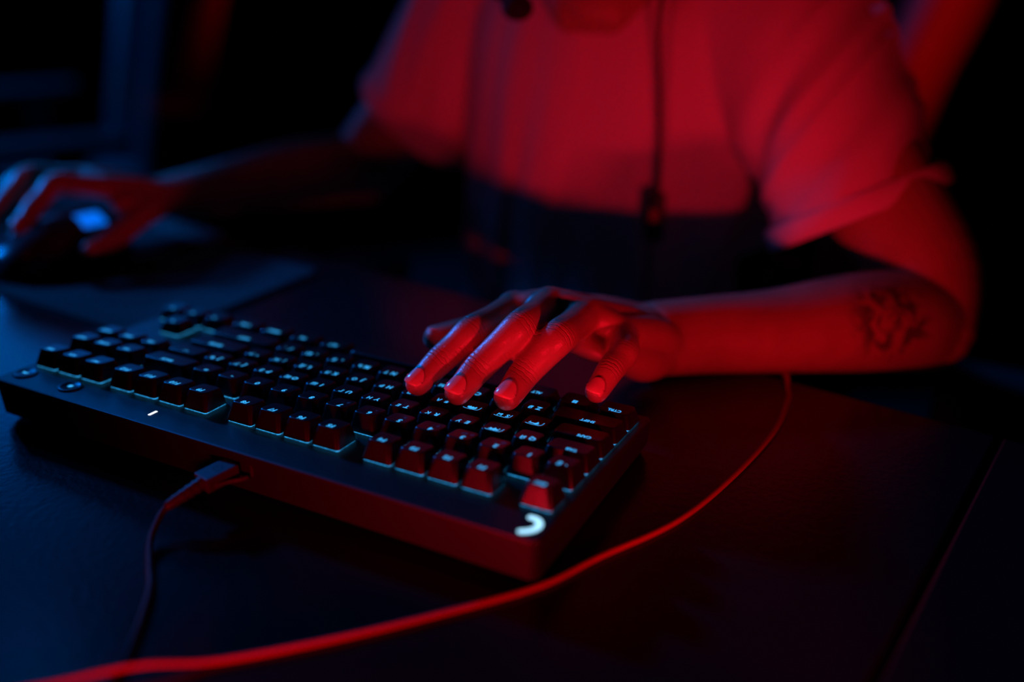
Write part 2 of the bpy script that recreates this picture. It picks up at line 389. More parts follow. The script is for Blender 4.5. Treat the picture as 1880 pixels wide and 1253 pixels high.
LAT = 'ZXCVBNM,./'; CYR = 'ЯЧСМИТЬБЮ.'
for i in range(10):
    ROWS.append((4, 2.25 + i, 1, [T(LAT[i], -3.4, 3.2, 5.4), T(CYR[i], 1.5, 3.4, 4.6)], []))
ROWS.append((4, 13.125, 2.75, leg_main('SHIFT', 3.9, -1.9, 3.8), []))
ROWS.append((4, 16.25, 1, [(poly([(-1.4, 2.6), (1.4, 2.6), (0, 5.0)]), 0, 0)], []))
u = -0.5
for w, s in ((1.25, 'CTRL'), (1.25, 'WIN'), (1.25, 'ALT'), (6.25, ''), (1.25, 'ALT'), (1.25, 'FN'), (1.25, 'MENU'), (1.25, 'CTRL')):
    c = u + w / 2; u += w
    if s == 'WIN':   # four-pane square
        lit = [(poly([(x, y), (x + 1.5, y), (x + 1.5, y + 1.5), (x, y + 1.5)]), -1.6, 2.2) for x in (0, 1.75) for y in (0, 1.75)]
    elif s: lit = leg_main(s, 3.9, 0, 3.2)
    else: lit = []
    ROWS.append((5, c, w, lit, []))
for u, pts in ((15.25, [(1.2, 2.4), (1.2, 5.0), (-1.2, 3.7)]), (16.25, [(-1.4, 4.9), (0, 2.5), (1.4, 4.9)]), (17.25, [(-1.2, 2.4), (1.2, 3.7), (-1.2, 5.0)])):
    ROWS.append((5, u, 1, [(poly(pts), 0, 0)], []))

caps_c, sw_c = {}, {}
PRESS = {}
for row, u, w, lit, pr in ROWS:
    if (w, row) not in caps_c: caps_c[(w, row)] = cap_mesh(w, row)
    if w not in sw_c: sw_c[w] = switch_mesh(w)
    k = obj('keycap', caps_c[(w, row)], None, KB, smooth=False)
    k.location = (u * P * mm, ROWY[row] * mm, 0)
    if lit: obj('legend', geo_on_cap(lit, row), M['legend'], k, smooth=False)
    if pr: obj('print', geo_on_cap(pr, row), M['print'], k, smooth=False)
    obj('switch', sw_c[w], None, k, smooth=False)

# case: tray with undercut rear, raised deck round the key field
X0, X1 = -13.6, 17.25 * P + 13.6
YR, YF = 34.0, -5.22 * P - 16.5
def ringz(ix, yr, yf, z, r): return [(x * mm, y * mm, z * mm) for x, y in rrect((X1 - X0) / 2 - ix, (yr - yf) / 2, r, 5, (X0 + X1) / 2, (yr + yf) / 2)]
zb = lambda y: (-0.0355 - y * mm * math.sin(TAU)) / math.cos(TAU)      # local height of the case bottom (2 mm over the desk)
rings = []
rg = ringz(2.5, YR - 7, YF + 2, 0, 5); rings.append([(x, y, zb(y / mm) ) for x, y, z in rg])
rg = ringz(0.6, YR - 2.0, YF + 0.8, 0, 5); rings.append([(x, y, zb(y / mm) + 0.004) for x, y, z in rg])
rings.append(ringz(0.0, YR, YF, -12.6, 4.5))
rings.append(ringz(0.35, YR - 0.35, YF + 0.35, -11.75, 4.3))
rings.append(ringz(1.1, YR - 1.1, YF + 1.1, -11.45, 4.0))
n = len(rings[0]); vs = [p for r in rings for p in r]; fs = [tuple(range(n))[::-1]]
for k in range(len(rings) - 1):
    for i in range(n): fs.append((k * n + i, k * n + (i + 1) % n, (k + 1) * n + (i + 1) % n, (k + 1) * n + i))
fs.append(tuple(range((len(rings) - 1) * n, len(rings) * n)))
case = obj('case', pd('case', vs, fs), M['case'], KB, smooth=False)
# dark well under each block of keys, sunk look by thin black plates with a lip
for (xa, xb, ya, yb) in ((-9.7, 9.7, 9.7, -9.7),
                         (1.667 * P - 9.7, 4.667 * P + 9.7, 9.7, -9.7), (6.333 * P - 9.7, 9.333 * P + 9.7, 9.7, -9.7), (11 * P - 9.7, 14 * P + 9.7, 9.7, -9.7),
                         (15.25 * P - 9.7, 17.25 * P + 9.7, 9.7, -9.7), (-9.7, 14 * P + 9.7, ROWY[1] + 9.7, ROWY[5] - 9.7),
                         (15.25 * P - 9.7, 17.25 * P + 9.7, ROWY[1] + 9.7, ROWY[2] - 9.7), (16.25 * P - 9.7, 16.25 * P + 9.7, ROWY[4] + 9.7, ROWY[5] - 9.7), (15.25 * P - 9.7, 17.25 * P + 9.7, ROWY[5] + 9.7, ROWY[5] - 9.7)):
    v_, f_ = prism([(x * mm, y * mm) for x, y in rrect((xb - xa) / 2, (ya - yb) / 2, 1.0, 2, (xa + xb) / 2, (ya + yb) / 2)], 0.12 * mm, -11.47 * mm)
    obj('key_well', pd('key_well', v_, f_), M['plate'], KB, smooth=False)
# glowing corner logo: thick crescent
W_ = 1.7
crk = [(-1.8, 15.9), (-4.6, 16.1), (-7.2, 18.3), (-8.2, 21.9), (-7.2, 25.2), (-5.2, 27.5), (-3.2, 28.9)]
cr = [cat_rom(crk, 6 * i / 24) for i in range(25)]
def fat_stroke(pts, hw, rnd=6):
    L, Rr = [], []
    for i, p in enumerate(pts):
        a = V(pts[max(i - 1, 0)]); b = V(pts[min(i + 1, len(pts) - 1)]); d = (b - a).normalized(); nrm = V((-d.y, d.x)) * hw
        L.append((p[0] + nrm.x, p[1] + nrm.y)); Rr.append((p[0] - nrm.x, p[1] - nrm.y))
    def endcap(p, q, out):
        c = (V(p) + V(q)) / 2; v0 = V(p) - c; res = []
        s = 1 if (v0.x * out.y - v0.y * out.x) > 0 else -1
        for k in range(1, rnd):
            a = s * math.pi * k / rnd; res.append((c.x + v0.x * math.cos(a) - v0.y * math.sin(a), c.y + v0.x * math.sin(a) + v0.y * math.cos(a)))
        return res
    oend = (V(pts[-1]) - V(pts[-2])).normalized(); ost = (V(pts[0]) - V(pts[1])).normalized()
    return L + endcap(L[-1], Rr[-1], oend) + Rr[::-1] + endcap(Rr[0], L[0], ost)
ol = fat_stroke(cr, W_)
v_, f_ = prism([(x * mm, y * mm) for x, y in ol], 0.25 * mm, -11.5 * mm)
obj('corner_logo', pd('corner_logo', v_, f_), M['logo'], KB, smooth=False)
# lock indicator
v_, f_ = prism([(x * mm, y * mm) for x, y in rrect(0.9, 3.0, 0.4, 2, 227.3, 21.6)], 0.2 * mm, -11.5 * mm)
obj('indicator_light', pd('indicator_light', v_, f_), M['led'], KB, smooth=False)
# two round buttons with lit icons
for bx, by, kind in ((293.6, 19.8, 0), (332.0, 19.5, 1)):
    bm = bmesh.new()
    prof = [(0.0, -11.5), (7.2, -11.5), (7.2, -10.9), (6.6, -10.55), (5.4, -10.55), (5.0, -10.8), (0.02, -10.85)]
    SEG = 28; rgs = []
    for r, z in prof[1:]:
        rgs.append([bm.verts.new(((bx + r * math.cos(2 * math.pi * k / SEG)) * mm, (by + r * math.sin(2 * math.pi * k / SEG)) * mm, z * mm)) for k in range(SEG)])
    for a, b in zip(rgs, rgs[1:]):
        for k in range(SEG): bm.faces.new((a[k], a[(k + 1) % SEG], b[(k + 1) % SEG], b[k]))
    bm.faces.new(rgs[-1])
    bt = obj('round_button', me_from(bm), M['cap'], KB)
    if kind == 0: ic = [poly([(math.cos(q) * (2.0 if i % 2 else 1.2), math.sin(q) * (2.0 if i % 2 else 1.2)) for i, q in enumerate([2 * math.pi * k / 16 for k in range(16)])])]
    else: ic = [poly([(-2.2, -0.9), (-1.6, 1.0), (1.6, 1.0), (2.2, -0.9), (1.2, -0.9), (0.7, -0.2), (-0.7, -0.2), (-1.2, -0.9)])]
    VS = [((x + bx) * mm, (y + by) * mm, -10.72 * mm) for vs_, f0 in ic for x, y in vs_]
    obj('icon', pd('icon', VS, [tuple(range(len(VS)))]), M['legend'], bt, smooth=False)
# socket recess on the rear panel and rubber feet
def krear(x, z): return V((x, 0.0305, z))
obj('cable_socket', me_from(rbox(0.026, 0.004, 0.0095, 0.002, 2, Matrix.Translation((0.1595, 0.0318, -0.0205)))), M['plate'], KB, smooth=False)
for x in (20, 310):
    for y in (20, -108):
        zz = zb(y)
        obj('foot', me_from(rbox(0.03, 0.006, 0.0021, 0.0004, 1, Matrix.Translation((x * mm, y * mm, zz - 0.001)))), M['rubber'], KB, smooth=False)

# ------------------------------------------------------------------ usb cable
UC = tag(empty('usb_cable', (0.1605, 0.034, 0.0)), 'black cable with fork plug pushed into the back of the keyboard', 'cable')
UCO = V((0.1605, 0.034, 0.0))
def upt(p): return tuple(V(p) - UCO)
a0, a1 = V((0.1596, 0.0352, 0.0185)), V((0.1642, 0.0535, 0.0175))
ax = (a1 - a0).normalized(); sd = ax.cross(V((0, 0, 1))).normalized(); upv = sd.cross(ax)
PM = Matrix.Translation((a0 + a1) / 2 - UCO) @ Matrix((sd, ax, upv)).transposed().to_4x4()
plug = obj('plug', me_from(rbox(0.0115, (a1 - a0).length, 0.0080, 0.0008, 2, PM)), M['rubber'], UC, smooth=False)
# embossed mark: open ring with a bar
ring = stroke([(2.2 * math.cos(math.radians(q)), 2.2 * math.sin(math.radians(q))) for q in range(20, 320, 20)], 0.8)
bar = stroke([(2.2, -0.6), (0.4, -0.6), (0.4, 0.6)], 0.7)
VS, FS = [], []
for vs_, fs_ in (ring, bar):
    b = len(VS); VS += [tuple(PM @ V((x * mm * 1.1, y * mm * 1.1 - 0.001, 0.00408))) for x, y in vs_]; FS += [tuple(b + i for i in f) for f in fs_]
obj('emblem', pd('emblem', VS, FS), M['emboss'], plug, smooth=False)
for s in (-1, 1):
    bm = bmesh.new()
    loft(bm, [tuple(PM @ V(p)) for p in ((s * 0.0050, 0.005, -0.0015), (s * 0.0072, -0.002, -0.0018), (s * 0.0098, -0.0065, -0.002), (s * 0.0108, -0.0100, -0.002))], [(0.0010, 0.0014)] * 4, seg=8, sub=3)
    bmesh.ops.recalc_face_normals(bm, faces=bm.faces); obj('prong', me_from(bm), M['rubber'], UC)
bm = bmesh.new()
b0 = a1 - ax * 0.001
sp = [b0, V((0.1672, 0.0610, 0.0150)), V((0.1715, 0.0690, 0.0115))]
loft(bm, [upt(p) for p in sp], [(0.0034, 0.0034), (0.0031, 0.0031), (0.0027, 0.0027)], seg=14, sub=6)
bmesh.ops.recalc_face_normals(bm, faces=bm.faces)
sr = obj('strain_relief', me_from(bm), M['rubber'], UC)
for k in range(5):
    t = 0.15 + k * 0.35; c = V(cat_rom([tuple(p) for p in sp], t)); c2_ = V(cat_rom([tuple(p) for p in sp], t + 0.05))
    tt = (c2_ - c).normalized(); bm = bmesh.new(); loft(bm, [upt(c - tt * 0.0006), upt(c + tt * 0.0006)], [0.0039 - k * 0.0002] * 2, seg=14, sub=1, caps=False)
    bmesh.ops.recalc_face_normals(bm, faces=bm.faces); obj('ridge', me_from(bm), M['rubber'], sr, smooth=False)
obj('cord', tube_mesh([upt(p) for p in (sp[-1], (0.1722, 0.0745, 0.0085), (0.1660, 0.0880, 0.0040), (0.1525, 0.1020, 0.0020), (0.1401, 0.1141, 0.0019), (0.1232, 0.1382, 0.0019), (0.1090, 0.1645, 0.0019), (0.0960, 0.2100, 0.0019), (0.0900, 0.2700, 0.0019))], 0.0018, 12, 8), M['rubber'], UC)

# ------------------------------------------------------------------ red cord
rp = [(-0.0445, -0.262, -0.10), (-0.0520, -0.262, -0.03), (-0.0590, -0.2475, 0.0035), (-0.0655, -0.228, 0.0016), (-0.0695, -0.2111, 0.0015), (-0.0717, -0.1643, 0.0015), (-0.0638, -0.1004, 0.0015), (-0.051, -0.048, 0.0015), (-0.0285, -0.0032, 0.0015), (-0.0128, 0.0302, 0.0015), (0.0181, 0.0687, 0.0015), (0.0499, 0.104, 0.0015), (0.0817, 0.1344, 0.0015), (0.1040, 0.1540, 0.0053), (0.130, 0.175, 0.0020), (0.17, 0.215, 0.0015), (0.20, 0.27, 0.0015)]
tag(obj('red_cord', tube_mesh(rp, 0.0014, 10, 8), M['redcord']), 'thin red cord curving over the desk in front of the keyboard', 'cord')

# ------------------------------------------------------------------ mouse pad and mouse
pm = Matrix.Translation((0.0, 0.0, 0.0)) @ Matrix.Rotation(DA * 0.3, 4, 'Z')
v_, f_ = prism(rrect(0.20, 0.088, 0.008, 4), 0.003, 0.0)
mp = obj('mouse_pad', pd('mouse_pad', v_, f_), M['pad'], smooth=False); mp.location = (0.543, -0.196, 0.0003); mp.rotation_euler = (0, 0, math.radians(-5))
tag(mp, 'dark cloth mouse pad lying under the mouse', 'mouse pad')
MO = empty('mouse', (0.542, -0.178, 0.0036), (0, 0, math.radians(-8)))
tag(MO, 'black computer mouse with blue glowing logo under the resting hand', 'mouse')
def mouse_surf(v, a):        # v along length -1 (rear) .. 1 (front); a angle over the top 0..pi
    L = 0.0625; y = v * L
    w = 0.0325 * (1 - abs(v) ** 3.2) ** 0.42 * (1 - 0.10 * math.exp(-((v - 0.1) / 0.35) ** 2))
    h = (0.040 - 0.012 * max(0, v + 0.15) ** 1.3) * (1 - abs(v) ** 4.0) ** 0.40
    c, s = math.cos(a), math.sin(a)
    return V((w * (abs(c) ** 0.75) * (1 if c >= 0 else -1), y, h * abs(s) ** 0.62))
def mouse_patch(v0, v1, a0, a1, nv, na, off=0.0):
    vs, fs = [], []
    for i in range(nv + 1):
        for j in range(na + 1):
            v = v0 + (v1 - v0) * i / nv; a = a0 + (a1 - a0) * j / na
            p = mouse_surf(v, a)
            if off:
                c = V((0, p.y, 0.012)); p = p + (p - c).normalized() * off
            vs.append(p)
    for i in range(nv):
        for j in range(na):
            q = i * (na + 1) + j; fs.append((q, q + 1, q + na + 2, q + na + 1))
    return vs, fs
v_, f_ = mouse_patch(-0.9995, 0.9995, 0, math.pi, 40, 28)
bs = len(v_); f_.append(tuple(range(0, 41 * 29, 29)) + tuple(range(41 * 29 - 1, 0, -29)))
obj('shell', pd('shell', v_, f_), M['mouse'], MO)
for a0_, a1_ in ((0.62, 1.47), (1.67, 2.52)):
    o = obj('button', pd('button', *mouse_patch(0.12, 0.93, a0_, a1_, 14, 10, 0.0012)), M['mouse'], MO)
    o.modifiers.new('s', 'SOLIDIFY').thickness = 0.0014
for v0, v1 in ((-0.28, 0.02), (0.05, 0.34)):
    o = obj('side_button', pd('side_button', *mouse_patch(v0, v1, 2.72, 2.9, 8, 4, 0.0012)), M['mouse'], MO)
    o.modifiers.new('s', 'SOLIDIFY').thickness = 0.0014
bm = bmesh.new(); bmesh.ops.create_cone(bm, cap_ends=True, segments=24, radius1=0.0115, radius2=0.0115, depth=0.007, matrix=Matrix.Translation((0, 0.030, 0.0265)) @ Matrix.Rotation(math.pi / 2, 4, 'Y'))
bmesh.ops.bevel(bm, geom=[e for e in bm.edges if abs(e.verts[0].co.x - e.verts[1].co.x) < 1e-6], offset=0.001, segments=2, affect='EDGES')
wheel = obj('scroll_wheel', me_from(bm), M['rubber'], MO, smooth=False)
o = obj('palm_logo', pd('palm_logo', *mouse_patch(-0.52, -0.18, 1.85, 2.42, 8, 8, 0.0005)), M['mouselogo'], MO)
o['label'] = 'glowing blue logo window'
o.modifiers.new('s', 'SOLIDIFY').thickness = 0.0006

# ------------------------------------------------------------------ gaming chairs
def make_chair(label, loc, rz):
    """racing-style chair; local +y is the way it faces, z = 0 the floor"""
    ch = empty('gaming_chair', (*loc, FZ), (0, 0, rz)); tag(ch, label, 'chair', 'racing-style gaming chairs')
    def halfw(z):   # back half width over height
        ks = [(0.44, 0.19), (0.58, 0.205), (0.74, 0.215), (0.86, 0.235), (0.96, 0.262), (1.04, 0.27), (1.12, 0.235), (1.20, 0.17), (1.28, 0.145), (1.33, 0.11)]
        for (z0, w0), (z1, w1) in zip(ks, ks[1:]):
            if z <= z1: return w0 + (w1 - w0) * (z - z0) / (z1 - z0)
        return ks[-1][1]
    def yb(z): return -0.20 - 0.24 * (z - 0.44)
    bm = bmesh.new(); rgs = []
    NZ = 26
    for i in range(NZ + 1):
        z = 0.44 + 0.89 * i / NZ; w = halfw(z) - 0.055; e = min(1, (min(i, NZ - i) + 0.35) / 2.0); r = []
        for k in range(20):
            a = 2 * math.pi * k / 20; c, s = math.cos(a), math.sin(a)
            r.append(bm.verts.new((w * abs(c) ** 0.5 * math.copysign(1, c), yb(z) + 0.038 * e * abs(s) ** 0.6 * math.copysign(1, s), z)))
        rgs.append(r)
    for a, b in zip(rgs, rgs[1:]):
        for k in range(20): bm.faces.new((a[k], a[(k + 1) % 20], b[(k + 1) % 20], b[k]))
    bm.faces.new(rgs[0][::-1]); bm.faces.new(rgs[-1]); obj('backrest', me_from(bm), M['leather'], ch)
    for s in (-1, 1):
        bm = bmesh.new(); zs = [0.46, 0.58, 0.72, 0.86, 0.96, 1.04, 1.12, 1.20, 1.27]
        loft(bm, [(s * (halfw(z) - 0.032), yb(z) + 0.035, z) for z in zs], [(0.034, 0.05), (0.036, 0.062), (0.036, 0.064), (0.040, 0.068), (0.044, 0.072), (0.044, 0.068), (0.04, 0.058), (0.034, 0.045), (0.026, 0.032)], up=(0, 1, 0), seg=18, sub=5)
        bmesh.ops.recalc_face_normals(bm, faces=bm.faces); obj('side_bolster', me_from(bm), M['redleather'], ch)
        bm = bmesh.new(); loft(bm, [(s * 0.235, -0.16, 0.465), (s * 0.245, 0.05, 0.475), (s * 0.24, 0.22, 0.465)], [(0.035, 0.045), (0.042, 0.055), (0.032, 0.04)], seg=16, sub=6)
        bmesh.ops.recalc_face_normals(bm, faces=bm.faces); obj('seat_bolster', me_from(bm), M['redleather'], ch)
        arm = obj('armrest', me_from(rbox(0.085, 0.26, 0.028, 0.012, 3, Matrix.Translation((s * 0.335, 0.03, 0.63)))), M['plastic'], ch)
        obj('armrest_post', me_from(rbox(0.045, 0.06, 0.25, 0.008, 2, Matrix.Translation((s * 0.325, 0.0, 0.50)))), M['plastic'], arm, smooth=False)
        obj('armrest_bracket', me_from(rbox(0.16, 0.05, 0.014, 0.003, 1, Matrix.Translation((s * 0.26, 0.0, 0.383)))), M['metal'], arm, smooth=False)
    obj('seat', me_from(rbox(0.43, 0.50, 0.10, 0.04, 4, Matrix.Translation((0, 0.03, 0.435)))), M['leather'], ch)
    obj('seat_plate', me_from(rbox(0.30, 0.34, 0.03, 0.006, 2, Matrix.Translation((0, 0, 0.372)))), M['metal'], ch, smooth=False)
    bm = bmesh.new(); bmesh.ops.create_cone(bm, cap_ends=True, segments=20, radius1=0.028, radius2=0.025, depth=0.28, matrix=Matrix.Translation((0, 0, 0.22))); obj('gas_lift', me_from(bm), M['metal'], ch)
    for k in range(5):
        a = 2 * math.pi * k / 5 + 0.3; d = V((math.cos(a), math.sin(a), 0)); bm = bmesh.new()
        loft(bm, [tuple(d * 0.02 + V((0, 0, 0.115))), tuple(d * 0.17 + V((0, 0, 0.10))), tuple(d * 0.31 + V((0, 0, 0.075)))], [(0.032, 0.022), (0.026, 0.018), (0.018, 0.014)], seg=12, sub=4)
        bmesh.ops.recalc_face_normals(bm, faces=bm.faces); lg = obj('base_leg', me_from(bm), M['plastic'], ch)
        bm = bmesh.new(); bmesh.ops.create_cone(bm, cap_ends=True, segments=18, radius1=0.03, radius2=0.03, depth=0.045, matrix=Matrix.Translation(d * 0.31 + V((0, 0, 0.0305))) @ Matrix.Rotation(a, 4, 'Z') @ Matrix.Rotation(math.pi / 2, 4, 'X')); obj('caster', me_from(bm), M['plastic'], lg)
    return ch
make_chair('black and red gaming chair the seated person leans against', (0.150, -0.475), 0.0)
make_chair('empty black and red gaming chair standing in the dark behind the mouse', (1.62, -1.03), math.radians(-34))

# ------------------------------------------------------------------ person
PR = empty('person', (0.155, -0.50, FZ))
tag(PR, 'person in a loose pale T-shirt typing with one hand, other hand on mouse', 'person')
PO = V((0.155, -0.50, FZ))
mmv = lambda *a: tuple(x for x in a)
body = bmesh.new()
joints = []           # (joint point, axis, dorsal, weight radius) for creases
nails = []
def finger(bm, pts, rad, dors, nail=True, cr_=True):
    """pts: MCP, PIP, DIP, tip centre"""
    P_ = [V(p) for p in pts]; a, b, c, d = P_
    bulge = V(dors)
    mid1 = a.lerp(b, 0.52); mid2 = b.lerp(c, 0.5)
    r = rad
    loft(bm, [tuple(p) for p in (a, mid1, b, mid2, c, c.lerp(d, 0.55), d)], [r[0], r[1], r[2], r[3], r[4], (r[5], r[5] * 0.94), (r[5] * 0.93, r[5] * 0.82)], up=tuple(bulge), seg=20, sub=5)
    if cr_:
        for q, (p0, p1) in ((b, (a, c)), (c, (b, d))):
            joints.append((q, (V(p1) - V(p0)).normalized(), bulge.normalized(), r[2]))
    if nail:
        t = (d - c).normalized(); dn = (bulge - t * bulge.dot(t)).normalized()
        nails.append((d, t, dn, r[5]))
k = 0.001
# --- left hand on the keyboard
IM, MM_, RM, PMc = (0.0850, -0.1350, 0.0605), (0.0630, -0.1385, 0.0655), (0.0415, -0.1430, 0.0620), (0.0205, -0.1520, 0.0520)
WR = (0.0200, -0.2050, 0.0275)
finger(body, [IM, (0.0901, -0.0920, 0.0605), (0.1003, -0.0733, 0.0478), (0.1058, -0.0570, 0.0385)], [10.5 * k, 9.3 * k, 9.6 * k, 8.6 * k, 8.4 * k, 7.8 * k], (0.02, 0.55, 0.83))
finger(body, [MM_, (0.0600, -0.0950, 0.0685), (0.0768, -0.0761, 0.0477), (0.0805, -0.0580, 0.0385)], [11 * k, 9.6 * k, 10.0 * k, 9.2 * k, 8.9 * k, 8.2 * k], (0.0, 0.62, 0.78))
finger(body, [RM, (0.0385, -0.0985, 0.0650), (0.0519, -0.0828, 0.0462), (0.0535, -0.0650, 0.0385)], [10.5 * k, 9.5 * k, 10.2 * k, 9.2 * k, 8.8 * k, 8.2 * k], (-0.05, 0.62, 0.78))
finger(body, [PMc, (0.0098, -0.1270, 0.0510), (0.0112, -0.1080, 0.0462), (0.0133, -0.0945, 0.0385)], [9.5 * k, 8.6 * k, 8.8 * k, 8.2 * k, 7.8 * k, 7.2 * k], (-0.10, 0.50, 0.86))
# thumb
T0, T1, T2, T3 = V((0.0440, -0.1900, 0.0320)), V((0.0740, -0.1640, 0.0400)), V((0.1070, -0.1400, 0.0405)), V((0.1320, -0.1205, 0.0370))
loft(body, [tuple(T0), tuple(T1), tuple(T1.lerp(T2, 0.5)), tuple(T2), tuple(T2.lerp(T3, 0.6)), tuple(T3)], [15 * k, 12 * k, 10 * k, 10.4 * k, 9.6 * k, 8.0 * k], seg=20)
nails.append((T3, (T3 - T2).normalized(), V((0.45, -0.2, 0.85)), 8.2 * k))
# palm: metacarpals, flat palm, webs
for m_, r0, r1 in ((IM, 13, 11.5), (MM_, 13, 12), (RM, 13, 11.5), (PMc, 12, 10)):
    a = V(WR) + (V(m_) - V(MM_)) * 0.42
    loft(body, [tuple(a), tuple(a.lerp(V(m_), 0.5) + V((0, 0, 0.003))), m_], [r0 * k, 12.2 * k, r1 * k], seg=16)
pc = (V(IM) + V(PMc)) / 2
loft(body, [WR, tuple(V(WR).lerp(pc, 0.5) + V((0.004, 0, -0.001))), tuple(pc + V((0, 0.002, -0.006)))], [(27 * k, 18 * k), (36 * k, 14 * k), (37 * k, 10.5 * k)], up=(0, 0.45, 0.9), seg=24)
loft(body, [tuple(T0 + V((0.006, 0.004, -0.002))), tuple(T1.lerp(V(IM), 0.35) + V((0, 0, -0.006)))], [(16 * k, 13 * k), (13 * k, 10 * k)], seg=18)      # thenar and thumb web
loft(body, [(0.012, -0.198, 0.0220), (0.014, -0.172, 0.0270), (0.020, -0.152, 0.0380)], [15 * k, 14 * k, 11 * k], seg=18)                                 # heel of the hand
loft(body, [IM, MM_, RM, PMc], [10 * k, 10.5 * k, 10.5 * k, 9 * k], seg=18)
# left forearm, elbow, upper arm
EL = (-0.134, -0.352, 0.0150)
loft(body, [(0.0245, -0.196, 0.0305), WR, (-0.010, -0.232, 0.0262), (-0.047, -0.264, 0.0245), (-0.088, -0.302, 0.0240), (-0.116, -0.332, 0.0205), EL],
     [(25 * k, 21 * k), (26 * k, 24 * k), (27.5 * k, 25.5 * k), (33 * k, 27.5 * k), (38 * k, 33 * k), (38 * k, 35 * k), (33 * k, 35 * k)], seg=28)
SL = (0.034, -0.495, 0.200)
loft(body, [EL, (-0.122, -0.376, 0.048), (-0.080, -0.408, 0.090), (-0.026, -0.450, 0.150), SL], [34 * k, 39 * k, 43 * k, 46 * k, 50 * k], up=(0, 1, 0.2), seg=28)
# right arm and hand on the mouse
SR, ER, WRr = (0.300, -0.520, 0.205), (0.446, -0.486, 0.030), (0.520, -0.284, 0.0380)
loft(body, [SR, (0.362, -0.510, 0.13), ER], [52 * k, 46 * k, 38 * k], up=(0, 1, 0), seg=24)
loft(body, [ER, (0.470, -0.420, 0.036), (0.498, -0.345, 0.036), WRr, (0.524, -0.262, 0.043)], [(38 * k, 37 * k), (39 * k, 34 * k), (32 * k, 27 * k), (26 * k, 19 * k), (28 * k, 17 * k)], seg=24)
rI, rM, rR, rP = (0.5150, -0.2120, 0.0640), (0.5410, -0.2140, 0.0680), (0.5630, -0.2220, 0.0630), (0.5800, -0.2340, 0.0530)
finger(body, [rI, (0.5280, -0.1760, 0.0745), (0.5340, -0.1550, 0.0580), (0.5345, -0.1390, 0.0455)], [10.5 * k, 9.3 * k, 9.4 * k, 8.4 * k, 8 * k, 7.4 * k], (-0.1, 0.5, 0.85))
finger(body, [rM, (0.5660, -0.1800, 0.0750), (0.5700, -0.1580, 0.0595), (0.5740, -0.1420, 0.0455)], [11 * k, 9.6 * k, 9.6 * k, 8.8 * k, 8.2 * k, 7.6 * k], (0, 0.5, 0.85))
finger(body, [rR, (0.5910, -0.1900, 0.0660), (0.5980, -0.1690, 0.0500), (0.6010, -0.1560, 0.0350)], [10.5 * k, 9.3 * k, 9.4 * k, 8.4 * k, 8 * k, 7.4 * k], (0.2, 0.5, 0.85))
finger(body, [rP, (0.6080, -0.2090, 0.0500), (0.6150, -0.1940, 0.0370), (0.6170, -0.1830, 0.0240)], [9.2 * k, 8.2 * k, 8 * k, 7.4 * k, 7 * k, 6.6 * k], (0.3, 0.5, 0.8))
t0, t1, t2, t3 = V((0.507, -0.256, 0.040)), V((0.4935, -0.2240, 0.0380)), V((0.4905, -0.1950, 0.0290)), V((0.4960, -0.1730, 0.0230))
loft(body, [tuple(t0), tuple(t1), tuple(t2), tuple(t3)], [15 * k, 11.5 * k, 10 * k, 8 * k], seg=18)
nails.append((t3, (t3 - t2).normalized(), V((-0.8, 0.1, 0.55)), 8 * k))
for m_ in (rI, rM, rR, rP):
    a = V(WRr) + (V(m_) - V(rM)) * 0.40 + V((0, 0.01, 0.004)); loft(body, [tuple(a), tuple(a.lerp(V(m_), 0.5) + V((0, 0, 0.003))), m_], [13 * k, 12 * k, 11 * k], seg=16)
loft(body, [tuple(t0), tuple(t1.lerp(V(rI), 0.5))], [15 * k, 11 * k], seg=16)
loft(body, [rI, rM, rR, rP], [10 * k, 10.5 * k, 10 * k, 9 * k], seg=16)
# upper torso (under the shirt), neck, head
loft(body, [SL, (0.10, -0.515, 0.222), (0.165, -0.525, 0.225), (0.245, -0.525, 0.225), SR], [50 * k, (70 * k, 58 * k), (75 * k, 62 * k), (70 * k, 58 * k), 50 * k], seg=24)
loft(body, [(0.165, -0.53, 0.10), (0.163, -0.52, 0.22), (0.158, -0.49, 0.285), (0.152, -0.455, 0.33)], [(100 * k, 75 * k), (80 * k, 62 * k), (58 * k, 56 * k), (56 * k, 58 * k)], up=(0, 1, 0), seg=24)
# head: built about a local frame pitched forward
HC = V((0.159, -0.428, 0.324)); HR = Euler((math.radians(-20), 0, math.radians(6))).to_matrix()
def hp(x, y, z): return HC + HR @ V((x, y, z))
ball(body, hp(0, -0.018, 0.035), (0.076, 0.094, 0.086), HR, 28)
loft(body, [tuple(hp(0, 0.02, 0.04)), tuple(hp(0, 0.035, -0.02)), tuple(hp(0, 0.038, -0.065)), tuple(hp(0, 0.046, -0.098))], [(0.068, 0.060), (0.064, 0.055), (0.053, 0.048), (0.031, 0.030)], up=tuple(HR @ V((0, 1, 0))), seg=28)
for s in (-1, 1):
    loft(body, [tuple(hp(s * 0.060, -0.005, -0.035)), tuple(hp(s * 0.050, 0.018, -0.075)), tuple(hp(s * 0.016, 0.055, -0.104))], [0.018, 0.018, 0.019], seg=16)      # jaw line
    loft(body, [tuple(hp(s * 0.012, 0.088, 0.036)), tuple(hp(s * 0.042, 0.078, 0.034))], [0.010, 0.009], seg=12)                                                       # brow
    loft(body, [tuple(hp(s * 0.030, 0.066, -0.008)), tuple(hp(s * 0.052, 0.045, -0.004))], [0.016, 0.015], seg=12)                                                     # cheek
    ball(body, hp(s * 0.076, -0.012, -0.002), (0.008, 0.018, 0.031), HR, 16)                                                                                            # ear
loft(body, [tuple(hp(0, 0.088, 0.025)), tuple(hp(0, 0.099, 0.0)), tuple(hp(0, 0.110, -0.020)), tuple(hp(0, 0.096, -0.026))], [0.008, 0.009, 0.012, 0.011], seg=14)      # nose
